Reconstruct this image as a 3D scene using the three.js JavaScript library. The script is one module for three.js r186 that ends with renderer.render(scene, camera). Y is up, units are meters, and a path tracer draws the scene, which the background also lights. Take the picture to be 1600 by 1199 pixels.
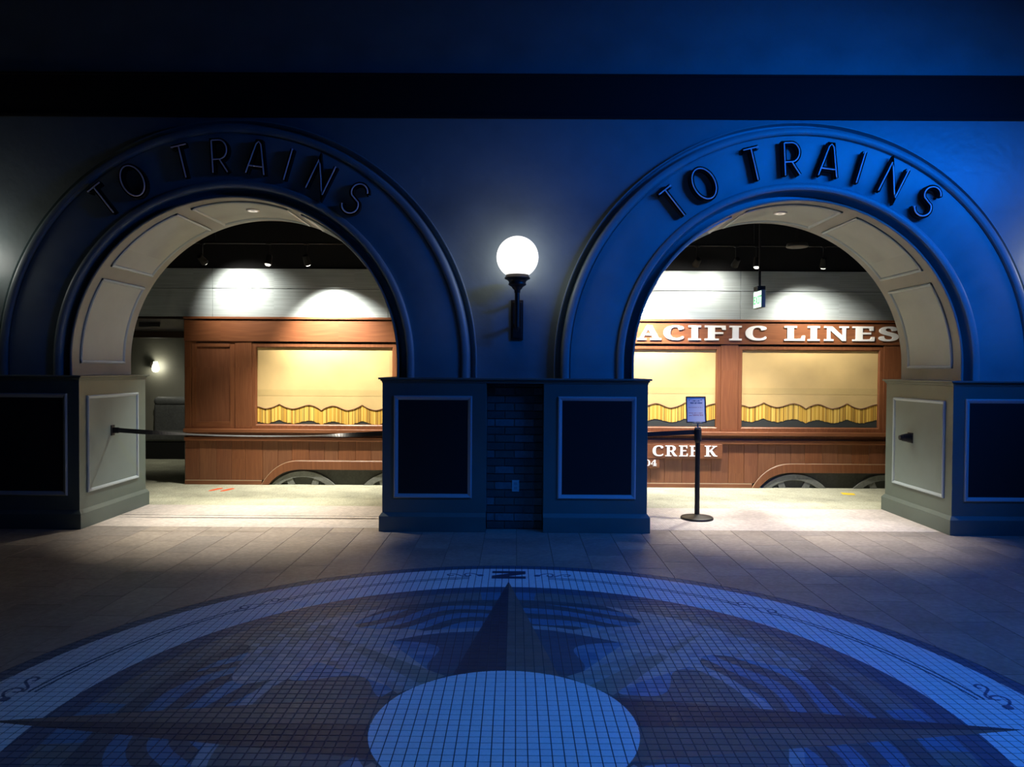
import * as THREE from 'three';
import { mergeGeometries, toCreasedNormals } from 'three/addons/utils/BufferGeometryUtils.js';
import { RoundedBoxGeometry } from 'three/addons/geometries/RoundedBoxGeometry.js';
import { TextGeometry } from 'three/addons/geometries/TextGeometry.js';
import { FontLoader } from 'three/addons/loaders/FontLoader.js';

// ------------------------------------------------------------------ camera, light, exposure
const scene = new THREE.Scene();
scene.background = new THREE.Color(0x000000);
const camera = new THREE.PerspectiveCamera(2 * Math.atan(599.5 / 1150) * 180 / Math.PI, 1600 / 1199, 0.05, 60);
camera.rotation.order = 'YXZ';
camera.position.set(0, 1.6, 0);
camera.rotation.set(-0.0196, 0.0043, 0.0061);
scene.add(camera);
const renderer = new THREE.WebGLRenderer({ antialias: true });
renderer.toneMapping = THREE.LinearToneMapping;
renderer.toneMappingExposure = 1.0;
renderer.shadowMap.enabled = true;

const BLUE = new THREE.Color().setRGB(0.0, 0.165, 1.0);        // saturated blue stage gel
const PALE_BLUE = new THREE.Color().setRGB(0.035, 0.29, 1.0);   // paler blue gel over the medallion
const DOWN_WARM = new THREE.Color().setRGB(1.0, 0.91, 0.76);
const TRACK_WHITE = new THREE.Color().setRGB(1.0, 0.95, 0.84);
// stage lights of the hall: position, target, colour, candela, half angle, softness
const STAGE = [
  ...[3.9, 4.5, 5.1, 5.7, 6.3, 6.8].map((x, i) => ({ at: [x, 4.3, -3.8], to: [2.3 + 0.22 * i, 2.6, -7.4], color: BLUE, cd: 11, angle: 0.80, size: 6, label: 'blue gelled stage light in the high row by the end wall aimed at an arch', group: 'blue stage lights in a high row' })),
  { at: [3.6, 5.7, -1.0], to: [2.7, 0.0, -3.9], color: BLUE, cd: 75, angle: 0.60, size: 5, label: 'blue gelled stage light aimed down on one side of the compass floor' },
  { at: [0.1, 5.7, -0.9], to: [0.25, 0.0, -3.5], color: PALE_BLUE, cd: 34, angle: 0.62, size: 5, label: 'pale blue stage light over the middle of the compass floor' },
];
const DOWNLIGHT_CD = 70;
const GLOBE_GLOW = 1.45, GLOBE_CD = 0.18;

// ------------------------------------------------------------------ helpers
let seed = 20240611;
const rnd = () => { seed = (seed * 1664525 + 1013904223) >>> 0; return seed / 4294967296; };
const hash = (i, j, k = 0) => { let h = (i * 374761393 + j * 668265263 + k * 2147483647) | 0; h = Math.imul(h ^ (h >>> 13), 1274126177); return ((h ^ (h >>> 16)) >>> 0) / 4294967296; };
const smooth = (t) => t * t * (3 - 2 * t);
function vnoise(x, y, p) {           // value noise, tiling with period p
  const xi = Math.floor(x), yi = Math.floor(y), fx = smooth(x - xi), fy = smooth(y - yi);
  const m = (a) => ((a % p) + p) % p;
  const a = hash(m(xi), m(yi)), b = hash(m(xi + 1), m(yi)), c = hash(m(xi), m(yi + 1)), d = hash(m(xi + 1), m(yi + 1));
  return a + (b - a) * fx + (c - a) * fy + (a - b - c + d) * fx * fy;
}
const taken = new Map();
const numbered = (n) => { const k = taken.get(n) || 0; taken.set(n, k + 1); return k ? `${n}_${String(k).padStart(3, '0')}` : n; };
function shadows(o) { o.castShadow = true; o.receiveShadow = true; return o; }
function tag(o, label, category, group, kind) {
  o.userData.label = label; o.userData.category = category;
  if (group) o.userData.group = group;
  if (kind) o.userData.kind = kind;
  return o;
}
function thing(name, label, category, at = [0, 0, 0], group) {
  const g = new THREE.Group(); g.name = numbered(name); g.position.set(...at); scene.add(g);
  return tag(g, label, category, group);
}
function structure(name, geo, mat, label, category) {
  const m = shadows(new THREE.Mesh(geo, mat)); m.name = name; scene.add(m);
  m.userData.kind = 'structure';
  if (label) m.userData.label = label;
  if (category) m.userData.category = category;
  return m;
}
function part(parent, name, geo, mat, label) {
  const m = shadows(new THREE.Mesh(geo, mat)); m.name = name; parent.add(m);
  if (label) m.userData.label = label;
  return m;
}
function single(name, geo, mat, label, category, group) {
  const m = shadows(new THREE.Mesh(geo, mat)); m.name = numbered(name); scene.add(m);
  return tag(m, label, category, group);
}
function boxUV(geo, ox = 0, oy = 0) {   // uv in metres by the way each face points
  const g = geo.index ? geo.toNonIndexed() : geo;
  const p = g.attributes.position, uv = new Float32Array(p.count * 2);
  const a = new THREE.Vector3(), b = new THREE.Vector3(), c = new THREE.Vector3();
  for (let i = 0; i < p.count; i += 3) {
    a.fromBufferAttribute(p, i); b.fromBufferAttribute(p, i + 1); c.fromBufferAttribute(p, i + 2);
    const n = b.clone().sub(a).cross(c.clone().sub(a));
    const x = Math.abs(n.x), y = Math.abs(n.y), z = Math.abs(n.z);
    [a, b, c].forEach((v, k) => {
      const [u, w] = z >= x && z >= y ? [v.x, v.y] : y >= x ? [v.x, v.z] : [v.z, v.y];
      uv[(i + k) * 2] = u + ox; uv[(i + k) * 2 + 1] = w + oy;
    });
  }
  g.setAttribute('uv', new THREE.BufferAttribute(uv, 2));
  return g;
}
function merge(list) {
  return mergeGeometries(list.map((g) => { const n = g.index ? g.toNonIndexed() : g; for (const k of Object.keys(n.attributes)) if (!['position', 'normal', 'uv'].includes(k)) n.deleteAttribute(k); if (!n.attributes.uv) boxUV(n); return n; }));
}
// a box given by its limits, with slightly rounded edges
function box(x0, x1, y0, y1, z0, z1, r = 0.006) {
  const w = x1 - x0, h = y1 - y0, d = z1 - z0;
  const g = r > 0 ? new RoundedBoxGeometry(w, h, d, 1, Math.min(r, w / 2.1, h / 2.1, d / 2.1)) : new THREE.BoxGeometry(w, h, d);
  g.translate((x0 + x1) / 2, (y0 + y1) / 2, (z0 + z1) / 2);
  return boxUV(g);
}
// convex prism: polygon (ccw seen from the front) pushed from 0 to depth, its front edge chamfered; front faces +z
function chamferPrism(pts, depth, c) {
  const n = pts.length, pos = [];
  let cx = 0, cy = 0; for (const p of pts) { cx += p[0] / n; cy += p[1] / n; }
  const inn = pts.map(([x, y]) => { const dx = x - cx, dy = y - cy, l = Math.hypot(dx, dy) || 1; const s = Math.max(0, (l - c * 1.4) / l); return [cx + dx * s, cy + dy * s]; });
  const tri = (a, b, d) => pos.push(...a, ...b, ...d);
  for (let i = 0; i < n; i++) {
    const j = (i + 1) % n, A = pts[i], B = pts[j], a = inn[i], b = inn[j];
    tri([...A, 0], [...B, 0], [...B, depth - c]); tri([...A, 0], [...B, depth - c], [...A, depth - c]);
    tri([...A, depth - c], [...B, depth - c], [...b, depth]); tri([...A, depth - c], [...b, depth], [...a, depth]);
    if (i > 0 && i < n - 1) tri([...inn[0], depth], [...a, depth], [...b, depth]);
  }
  const g = new THREE.BufferGeometry();
  g.setAttribute('position', new THREE.Float32BufferAttribute(pos, 3));
  g.computeVertexNormals();
  return boxUV(g);
}
const rectPts = (x0, x1, y0, y1) => [[x0, y0], [x1, y0], [x1, y1], [x0, y1]];
// sweeps a closed profile [[r, z]...] round an arch: centre (cx, cy), angles from the right spring; legs run straight down to legY
function sweepArch(profile, cx, cy, a0, a1, n, legY = null, crease = 0.5) {
  const st = [];
  if (legY !== null) st.push((r) => [cx + r, legY]);
  for (let i = 0; i <= n; i++) { const a = a0 + (a1 - a0) * i / n, c = Math.cos(a), s = Math.sin(a); st.push((r) => [cx + r * c, cy + r * s]); }
  if (legY !== null) st.push((r) => [cx - r, legY]);
  const m = profile.length, pos = [];
  const P = (i, k) => { const [r, z] = profile[k % m]; const [x, y] = st[i](r); return [x, y, z]; };
  for (let i = 0; i < st.length - 1; i++) for (let k = 0; k < m; k++) {
    const a = P(i, k), b = P(i + 1, k), c = P(i + 1, k + 1), d = P(i, k + 1);
    pos.push(...a, ...b, ...c, ...a, ...c, ...d);
  }
  const tris = THREE.ShapeUtils.triangulateShape(profile.map(([r, z]) => new THREE.Vector2(r, z)), []);
  for (const [i0, dir] of [[0, 1], [st.length - 1, -1]]) for (const t of tris) { const q = dir > 0 ? t : [t[0], t[2], t[1]]; for (const k of q) pos.push(...P(i0, k)); }
  // make the faces point outwards
  const g = new THREE.BufferGeometry(); g.setAttribute('position', new THREE.Float32BufferAttribute(pos, 3));
  let vol = 0; for (let i = 0; i < pos.length; i += 9) vol += pos[i] * (pos[i + 4] * pos[i + 8] - pos[i + 5] * pos[i + 7]) - pos[i + 1] * (pos[i + 3] * pos[i + 8] - pos[i + 5] * pos[i + 6]) + pos[i + 2] * (pos[i + 3] * pos[i + 7] - pos[i + 4] * pos[i + 6]);
  if (vol < 0) { const arr = g.attributes.position.array; for (let i = 0; i < arr.length; i += 9) for (let k = 0; k < 3; k++) { const t = arr[i + 3 + k]; arr[i + 3 + k] = arr[i + 6 + k]; arr[i + 6 + k] = t; } }
  g.computeVertexNormals();
  return boxUV(toCreasedNormals(g, crease));
}
// sweeps a closed cross-section [[side, out]...] along a polyline in the xy plane, mitred; out is +z
function ribbon(path, section, closed = false) {
  const n = path.length, frames = path.map((p, i) => {
    const q0 = closed ? path[(i + n - 1) % n] : path[Math.max(0, i - 1)], q1 = closed ? path[(i + 1) % n] : path[Math.min(n - 1, i + 1)];
    const d = (a, b) => { const x = b[0] - a[0], y = b[1] - a[1], l = Math.hypot(x, y) || 1; return [x / l, y / l]; };
    let d0 = (i === 0 && !closed) ? d(p, q1) : d(q0, p), d1 = (i === n - 1 && !closed) ? d0 : d(p, q1);
    const nx = -(d0[1] + d1[1]), ny = d0[0] + d1[0], l = Math.hypot(nx, ny) || 1;
    const cosh = Math.max(0.35, (nx * -d0[1] + ny * d0[0]) / l);
    return [nx / l / cosh, ny / l / cosh];
  });
  const m = section.length, pos = [], P = (i, k) => { const [s, o] = section[k % m], j = i % n; return [path[j][0] + frames[j][0] * s, path[j][1] + frames[j][1] * s, o]; };
  for (let i = 0; i < (closed ? n : n - 1); i++) for (let k = 0; k < m; k++) {
    const a = P(i, k), b = P(i + 1, k), c = P(i + 1, k + 1), d = P(i, k + 1);
    pos.push(...a, ...c, ...b, ...a, ...d, ...c);
  }
  if (!closed) {
    const tris = THREE.ShapeUtils.triangulateShape(section.map(([s, o]) => new THREE.Vector2(s, o)), []);
    for (const i of [0, n - 1]) for (const t of tris) for (const k of (i ? t : [t[0], t[2], t[1]])) pos.push(...P(i, k));
  }
  const g = new THREE.BufferGeometry(); g.setAttribute('position', new THREE.Float32BufferAttribute(pos, 3)); g.computeVertexNormals();
  return boxUV(g);
}
function extrude(pts, z0, z1, bevel = 0, holes = []) {
  const s = new THREE.Shape(pts.map((p) => new THREE.Vector2(...p)));
  for (const h of holes) s.holes.push(new THREE.Path(h.map((p) => new THREE.Vector2(...p))));
  const g = new THREE.ExtrudeGeometry(s, { depth: z1 - z0 - 2 * bevel, bevelEnabled: bevel > 0, bevelThickness: bevel, bevelSize: bevel, bevelOffset: -bevel, bevelSegments: 1, curveSegments: 12 });
  g.translate(0, 0, z0 + bevel);
  return boxUV(g);
}
function tube(points, r, seg = 40, closed = false, radial = 8) {
  return new THREE.TubeGeometry(new THREE.CatmullRomCurve3(points.map((p) => new THREE.Vector3(...p)), closed, 'centripetal'), seg, r, radial, closed);
}
const lathe = (pts, seg = 40) => new THREE.LatheGeometry(pts.map((p) => new THREE.Vector2(...p)), seg);
const lin = (r, g, b) => new THREE.Color().setRGB(r, g, b);

// ------------------------------------------------------------------ textures and materials
function dataTex(size, f, metres, srgb = true) {
  const d = new Uint8Array(size * size * 4);
  for (let j = 0; j < size; j++) for (let i = 0; i < size; i++) { const c = f(i / size, j / size); const o = (j * size + i) * 4; d[o] = c[0]; d[o + 1] = c[1]; d[o + 2] = c[2]; d[o + 3] = 255; }
  const t = new THREE.DataTexture(d, size, size);
  t.magFilter = THREE.LinearFilter; t.minFilter = THREE.LinearMipmapLinearFilter; t.generateMipmaps = true;
  t.wrapS = t.wrapT = THREE.RepeatWrapping; t.repeat.set(1 / metres, 1 / metres);
  if (srgb) t.colorSpace = THREE.SRGBColorSpace;
  t.needsUpdate = true;
  return t;
}
const gray = (v) => { const k = Math.max(0, Math.min(255, v)); return [k, k, k]; };
const fbm = (u, v, p, oct = 4) => { let s = 0, a = 0.5, q = p; for (let i = 0; i < oct; i++) { s += a * vnoise(u * q, v * q, q); a *= 0.5; q *= 2; } return s; };
const mottle = dataTex(256, (u, v) => gray(225 + 44 * (fbm(u, v, 4, 5) - 0.5)), 1.6);
const plasterBump = dataTex(256, (u, v) => gray(128 + 150 * (fbm(u, v, 16, 4) - 0.47)), 0.9, false);
const speck = dataTex(256, (u, v) => gray(210 + 55 * (fbm(u, v, 32, 3) - 0.45) + 40 * (fbm(u, v, 3, 3) - 0.45)), 0.8);
const woodTex = dataTex(512, (u, v) => {           // grain runs along v
  const w = vnoise(u * 6, v * 2, 6) * 0.9, g = vnoise(u * 70 + w * 3, v * 3, 70), h = vnoise(u * 190, v * 8, 190), b = vnoise(u * 5, v * 1 + 9, 5);
  const k = 0.84 + 0.10 * g + 0.06 * (h - 0.5) + 0.10 * (b - 0.5);
  return [255 * k, 250 * k * (0.96 + 0.04 * g), 245 * k * (0.93 + 0.05 * g)];
}, 0.8);
const woodTexH = woodTex.clone(); woodTexH.rotation = Math.PI / 2; woodTexH.needsUpdate = true;
const carpetTex = dataTex(256, (u, v) => { const k = 0.80 + 0.25 * (fbm(u, v, 5, 5) - 0.4) + 0.16 * (vnoise(u * 128, v * 128, 128) - 0.5); return [255 * k, 255 * k, 245 * k]; }, 1.3);
const carpetBump = dataTex(256, (u, v) => gray(255 * vnoise(u * 128, v * 128, 128)), 0.9, false);
const dotBump = dataTex(64, (u, v) => { const a = (u * 8) % 1 - 0.5, b = (v * 8) % 1 - 0.5; return gray(Math.hypot(a, b) < 0.28 ? 60 : 230); }, 0.2, false);
const brushed = dataTex(256, (u, v) => gray(224 + 26 * (vnoise(u * 3, v * 128, 128) - 0.5) + 20 * (fbm(u, v, 4, 3) - 0.45)), 1.1);

const std = (color, roughness, extra = {}) => new THREE.MeshStandardMaterial({ color, roughness, ...extra });
const M = {
  plaster: std(lin(0.28, 0.34, 0.345), 0.34, { map: mottle, bumpMap: plasterBump, bumpScale: 0.003 }),
  arch: std(lin(0.35, 0.44, 0.45), 0.42, { map: mottle }),
  soffit: std(lin(0.29, 0.31, 0.29), 0.6, { map: mottle }),
  soffitPanel: std(lin(0.42, 0.475, 0.45), 0.65, { map: mottle }),
  moulding: std(lin(0.33, 0.40, 0.42), 0.4),
  pier: std(lin(0.12, 0.165, 0.145), 0.5, { map: mottle }),
  pierPanel: std(lin(0.185, 0.245, 0.235), 0.6, { map: mottle }),
  grout: std(lin(0.14, 0.14, 0.14), 0.95),
  bricks: [lin(0.13, 0.10, 0.085), lin(0.10, 0.085, 0.075), lin(0.16, 0.12, 0.10), lin(0.22, 0.20, 0.20)].map((c) => std(c, 0.7, { map: speck })),
  blackBoard: std(lin(0.004, 0.004, 0.004), 0.85),
  blackPaint: std(lin(0.006, 0.006, 0.006), 0.8),
  beam: std(lin(0.0022, 0.0022, 0.0022), 0.9),
  hallDark: std(lin(0.05, 0.055, 0.07), 0.9),
  ceilingBlack: std(lin(0.006, 0.006, 0.007), 0.95),
  blackMetal: std(lin(0.012, 0.012, 0.012), 0.45, { metalness: 0.3 }),
  bronze: std(lin(0.045, 0.035, 0.028), 0.42, { metalness: 0.4 }),
  channel: std(lin(0.0035, 0.003, 0.003), 0.95),
  neonGlass: new THREE.MeshPhysicalMaterial({ color: lin(0.95, 0.86, 0.92), roughness: 0.55, clearcoat: 0.6, clearcoatRoughness: 0.2 }),
  globe: std(0xffffff, 0.35, { emissive: lin(1.0, 0.97, 0.9), emissiveIntensity: GLOBE_GLOW }),
  floorTiles: [lin(0.40, 0.345, 0.295), lin(0.37, 0.32, 0.275), lin(0.43, 0.37, 0.31), lin(0.345, 0.305, 0.27)].map((c) => std(c, 0.5, { map: speck })),
  floorGrout: std(lin(0.10, 0.09, 0.08), 0.9),
  threshold: std(lin(0.68, 0.61, 0.55), 0.55, { map: speck, bumpMap: dotBump, bumpScale: 0.0025 }),
  carpet: std(lin(0.62, 0.62, 0.50), 1, { map: carpetTex, bumpMap: carpetBump, bumpScale: 0.004 }),
  wood: std(lin(0.28, 0.108, 0.046), 0.42, { map: woodTex }),
  woodH: std(lin(0.28, 0.108, 0.046), 0.42, { map: woodTexH }),
  woodB: std(lin(0.255, 0.10, 0.048), 0.45, { map: woodTex }),
  woodC: std(lin(0.275, 0.118, 0.058), 0.45, { map: woodTex }),
  pinstripe: std(lin(0.50, 0.38, 0.25), 0.5),
  under: std(lin(0.085, 0.088, 0.078), 0.8, { map: speck }),
  wheel: std(lin(0.26, 0.27, 0.25), 0.6, { map: speck }),
  shade: std(lin(0.79, 0.555, 0.235), 0.85, { map: mottle }),
  shadeBand: std(lin(0.70, 0.50, 0.205), 0.85, { map: mottle }),
  cord: std(lin(0.16, 0.075, 0.035), 0.8),
  nightPane: std(lin(0.035, 0.04, 0.036), 0.6),
  steel: std(lin(0.54, 0.61, 0.62), 0.46, { metalness: 0.3, map: brushed }),
  steelGap: std(lin(0.05, 0.055, 0.055), 0.8),
  whiteLetter: std(lin(0.86, 0.85, 0.82), 0.5),
  loungeWall: std(lin(0.34, 0.33, 0.27), 0.5, { map: mottle }),
  headerGrey: std(lin(0.36, 0.34, 0.29), 0.8, { map: mottle }),
  darkWood: std(lin(0.03, 0.018, 0.012), 0.5, { map: woodTexH }),
  leather: std(lin(0.16, 0.165, 0.16), 0.55, { map: speck }),
  belt: new THREE.MeshPhysicalMaterial({ color: lin(0.018, 0.018, 0.018), roughness: 0.42, sheen: 0.3, sheenRoughness: 0.5, sheenColor: lin(0.25, 0.25, 0.23) }),
  chrome: std(lin(0.55, 0.55, 0.55), 0.25, { metalness: 1 }),
  outlet: std(lin(0.45, 0.45, 0.44), 0.45),
  orange: std(lin(0.75, 0.11, 0.03), 0.6),
  yellow: std(lin(0.80, 0.58, 0.04), 0.6),
};
const glow = (c, k) => std(0x111111, 0.5, { emissive: c, emissiveIntensity: k });

// ------------------------------------------------------------------ plan of the place
const ZP = -7.2, ZBRICK = -7.36, ZW = -7.42, ZB = -8.5, ZA = -8.42;    // pier fronts, brick recess, plaster face, back of the arcade
const SPAN = 5.58, R = 1.615, CY = 1.66, CAP = 1.51;       // bay width, arch radius, arch centre height, pier cap
const ARCH = [-SPAN / 2, SPAN / 2];
const HALLX = 7.3, HALLTOP = 6.6;
const MED = { x: -0.04, z: -3.27, r: 2.685 };

// ------------------------------------------------------------------ hall shell
{
  // arcade wall above the piers, with the two arched openings
  const pts = [[-HALLX, CAP], [HALLX, CAP], [HALLX, HALLTOP], [-HALLX, HALLTOP]];
  const rr = R + 0.02, outline = [[-HALLX, CAP]];
  for (const cx of ARCH) {
    outline.push([cx - rr, CAP]);
    for (let i = 0; i <= 64; i++) { const a = Math.PI - Math.PI * i / 64; outline.push([cx + rr * Math.cos(a), CY + rr * Math.sin(a)]); }
    outline.push([cx + rr, CAP]);
  }
  outline.push(pts[1], pts[2], pts[3]);
  structure('wall_front', extrude(outline, ZA, ZW), M.plaster, 'grey plaster arcade wall pierced by two round arches', 'wall');
  const sw = (x0, x1, z0, z1, n, y0 = 0) => structure(n, box(x0, x1, y0, HALLTOP, z0, z1, 0), M.hallDark);
  sw(-HALLX - 0.2, -HALLX, ZB, 4.2, 'wall_left');
  sw(HALLX, HALLX + 0.2, ZB, 4.2, 'wall_right');
  sw(-HALLX, HALLX, 4, 4.2, 'wall_back');
  structure('ceiling', box(-HALLX - 0.2, HALLX + 0.2, HALLTOP, HALLTOP + 0.2, ZB, 4.2, 0), M.hallDark);
  // black steel channel across the wall above the arches
  const g = thing('steel_beam', 'long black steel beam running across the wall above both arches', 'beam', [0, 0, 0]);
  part(g, 'web', box(-HALLX + 0.01, HALLX - 0.01, 4.135, 4.525, ZW + 0.001, ZW + 0.012, 0.002), M.beam);
  part(g, 'flange', box(-HALLX + 0.01, HALLX - 0.01, 4.105, 4.135, ZW + 0.001, ZW + 0.022, 0.003), M.beam);
  part(g, 'flange', box(-HALLX + 0.01, HALLX - 0.01, 4.525, 4.55, ZW + 0.001, ZW + 0.022, 0.003), M.beam);
}

// floor: bed, stone tiles cut round the medallion, thresholds
{
  const floor = structure('floor', box(-HALLX, HALLX, -0.15, -0.006, ZB - 0.02, 4, 0), M.floorGrout, 'taupe stone tile floor of the hall', 'floor');
  const PW = 0.305, PL = 0.61, GAP = 0.004, rest = [];
  const z1 = -7.33, c = MED;
  const shapes = new Map();
  let n = 0;
  for (let ci = -24; ci <= 24; ci++) {
    const x0 = -1.504 + ci * PW, x1 = x0 + PW;
    if (x1 <= -HALLX || x0 >= HALLX) continue;
    const shift = ((ci % 3) + 3) % 3 / 3 * PL;
    for (let k = -1; k < 20; k++) {
      const zb = z1 + k * PL - shift + PL, za = zb - PL;       // tile runs za..zb
      let X0 = Math.max(-HALLX, x0) + GAP / 2, X1 = Math.min(HALLX, x1) - GAP / 2, Z0 = Math.max(z1, za) + GAP / 2, Z1 = Math.min(4, zb) - GAP / 2;
      if (Z1 - Z0 < 0.02 || X1 - X0 < 0.02) continue;
      // keep what lies outside the medallion: walk round the tile, replacing what falls inside by the arc
      const per = [], N = 20;
      const corners = rectPts(X0, X1, Z0, Z1);
      for (let e = 0; e < 4; e++) for (let q = 0; q < N; q++) { const A = corners[e], B = corners[(e + 1) % 4]; per.push([A[0] + (B[0] - A[0]) * q / N, A[1] + (B[1] - A[1]) * q / N]); }
      const RO = c.r + 0.004, inside = per.map(([x, z]) => Math.hypot(x - c.x, z - c.z) < RO);
      const cnt = inside.filter(Boolean).length;
      if (cnt === per.length) continue;
      let poly = corners;
      if (cnt) {
        const s = inside.findIndex((v, i) => !v && inside[(i + per.length - 1) % per.length]);
        poly = [];
        for (let i = 0; i < per.length; i++) { const j = (s + i) % per.length; if (!inside[j]) poly.push(per[j]); }
        const ang = ([x, z]) => Math.atan2(z - c.z, x - c.x);
        let a0 = ang(poly[poly.length - 1]), a1 = ang(poly[0]);
        while (a1 - a0 > Math.PI) a1 -= 2 * Math.PI; while (a1 - a0 < -Math.PI) a1 += 2 * Math.PI;
        for (let i = 0; i <= 8; i++) { const a = a0 + (a1 - a0) * i / 8; poly.push([c.x + RO * Math.cos(a), c.z + RO * Math.sin(a)]); }
        const keep = poly.filter((p, i) => { const q = poly[(i + poly.length - 1) % poly.length]; return Math.hypot(p[0] - q[0], p[1] - q[1]) > 1e-4; });
        // drop points in a straight line
        poly = keep.filter((p, i) => { const a = keep[(i + keep.length - 1) % keep.length], b = keep[(i + 1) % keep.length]; return Math.abs((p[0] - a[0]) * (b[1] - p[1]) - (p[1] - a[1]) * (b[0] - p[0])) > 1e-7; });
      }
      if (poly.length < 3) continue;
      const g = cnt ? extrude(poly.map(([x, z]) => [x, -z]), -0.012, 0) : chamferPrism(rectPts(X0, X1, -Z1, -Z0), 0.012, 0.0012).translate(0, 0, -0.012);
      g.rotateX(-Math.PI / 2);
      boxUV(g, hash(ci, k) * 7, hash(k, ci) * 5);
      const near = X1 > -6.2 && X0 < 6.2 && Z0 < -2.3;
      if (near) { part(floor, n ? `floor_tile_${String(n).padStart(3, '0')}` : 'floor_tile', g, M.floorTiles[Math.floor(hash(ci, k, 3) * 4)]); n++; }
      else rest.push(g);
    }
  }
  const field = part(floor, 'floor_tile_field', merge(rest), M.floorTiles[1]); field.userData.kind = 'stuff';
  // pale studded strips under the two arches; the one by the lounge has an open joint
  const th = (x0, x1, za, zb) => part(floor, 'threshold_strip', box(x0, x1, -0.006, 0.001, za, zb, 0.001), M.threshold, 'pale studded strip under an arch');
  for (const [i, cx] of ARCH.entries()) {
    const a = cx - SPAN / 2 + 1.30, b = cx + SPAN / 2 - 1.30;
    if (i === 0) { th(a, b, -7.895, -7.33); th(a, b, ZB, -7.915); } else th(a, b, ZB, -7.33);
  }
}

// medallion of small mosaic tiles with a compass rose
{
  const S = 5.4, N = 2048, P = 0.0508, GAP = 0.0045;
  const canvas = document.createElement('canvas'); canvas.width = canvas.height = N;
  const ctx = canvas.getContext('2d');
  const img = ctx.createImageData(N, N), d = img.data;
  const C = { white: [214, 216, 218], ring: [44, 80, 106], navy: [30, 46, 64], brown: [106, 92, 86], taupe: [106, 108, 104], slate: [62, 116, 146], sky: [84, 134, 158], tan: [166, 162, 148], grey: [144, 154, 160], dark: [54, 76, 86], olive: [126, 134, 120], pale: [132, 146, 156] };
  const mixc = (a, b, t) => [a[0] + (b[0] - a[0]) * t, a[1] + (b[1] - a[1]) * t, a[2] + (b[2] - a[2]) * t];
  const patch = (x, z, q) => { const v = vnoise(x * 2.6 + 20, z * 2.6 + 20, 64) + 0.35 * (q - 0.5); return v > 0.5 ? mixc(C.grey, C.tan, Math.min(1, (v - 0.5) * 3)) : mixc(C.grey, C.olive, Math.min(1, (0.5 - v) * 3)); };
  for (let j = 0; j < N; j++) for (let i = 0; i < N; i++) {
    const x = (i + 0.5) / N * S - S / 2, z = (j + 0.5) / N * S - S / 2, r = Math.hypot(x, z);
    let c;
    const th = Math.atan2(x, -z), q = Math.round(th / (Math.PI / 2)), t = th - q * Math.PI / 2;
    const u = r * Math.cos(t), w = r * Math.sin(t), at = Math.abs(t);
    const ti = Math.floor(x / P + 1000), tj = Math.floor(z / P + 1000), jit = hash(ti, tj, 5);
    if (r < 0.6) c = C.white;
    else if (u < (q % 2 ? 2.33 : 2.24) && Math.abs(w) < 0.163 * ((q % 2 ? 2.33 : 2.24) - u)) c = w < 0 ? C.navy : C.brown;
    else if (r > 2.59) c = C.ring;
    else if (r > 2.10) {
      c = C.white;
      const band = Math.abs(r - 2.345), near45 = Math.abs(at - Math.PI / 4);
      if (Math.abs(band - 0.016) < 0.007 && at > 0.13 && near45 > 0.05) c = C.ring;
    } else if (r > 1.97) c = C.ring;
    else if (r > 1.80) c = at < 0.10 ? C.slate : mixc(C.taupe, C.slate, 0.25 * jit);
    else {
      const t4 = Math.abs(at - Math.PI / 4), du = r * Math.cos(t4), dw = r * Math.sin(t4) * Math.sign(at - Math.PI / 4) * Math.sign(t);
      const wob = 0.05 * Math.sin(7 * t + q * 2.1) + 0.03 * Math.sin(13 * t + 5 * r + q);
      const reach = 0.46 + 0.13 * Math.sin(r * 9 + q * 1.7) + (t < 0 ? 0.05 : -0.03);
      if (Math.abs(r - 1.25 - wob * 0.3) < 0.032 && at > 0.12) c = mixc(C.pale, C.tan, at);
      else if (du < 1.72 && Math.abs(dw) < 0.135 * (1.72 - du) && du > 0.6) c = dw < 0 ? mixc(C.olive, C.grey, 0.3 + 0.4 * jit) : mixc(C.taupe, C.olive, 0.7);
      else if (r > 1.25) {
        const s = (r - 1.25 + wob + at * 0.20) / 0.55 * 3.2;
        const on = (s % 1) < 0.52;
        c = at < reach ? (on ? (at > reach - 0.14 ? C.sky : C.slate) : C.dark) : patch(x, z, jit);
        if (at < reach && r > 1.72) c = C.dark;
      } else if (r > 0.66) {
        c = at < 0.50 + 0.10 * Math.sin(r * 11 + q * 2) ? (q % 2 ? mixc(C.taupe, C.dark, 0.3 + 0.4 * jit) : mixc(C.ring, C.dark, 0.35 + 0.3 * jit)) : at < 0.60 ? mixc(C.slate, C.grey, jit * 0.6) : patch(x + 3, z, jit);
      } else c = C.dark;
    }
    const k = (c === C.white ? 0.985 + 0.03 * jit : 0.94 + 0.12 * jit) + 0.05 * (hash(i >> 1, j >> 1, 9) - 0.5), o = (j * N + i) * 4;
    d[o] = Math.min(255, c[0] * k); d[o + 1] = Math.min(255, c[1] * k); d[o + 2] = Math.min(255, c[2] * k); d[o + 3] = 255;
  }
  ctx.putImageData(img, 0, 0);
  // letter and scrolls laid into the white ring
  const px = N / S;
  ctx.save(); ctx.translate(N / 2, N / 2); ctx.scale(px, px);
  ctx.fillStyle = 'rgb(38,50,76)'; ctx.strokeStyle = 'rgb(62,84,116)'; ctx.lineCap = 'round';
  const h0 = -2.525, h1 = -2.315, hw = 0.13, b = 0.062;
  // the N lies on its side: two bars across and a slanting stroke
  ctx.beginPath(); ctx.rect(-hw, h0, 2 * hw, b); ctx.rect(-hw, h1 - b, 2 * hw, b); ctx.fill();
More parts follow.
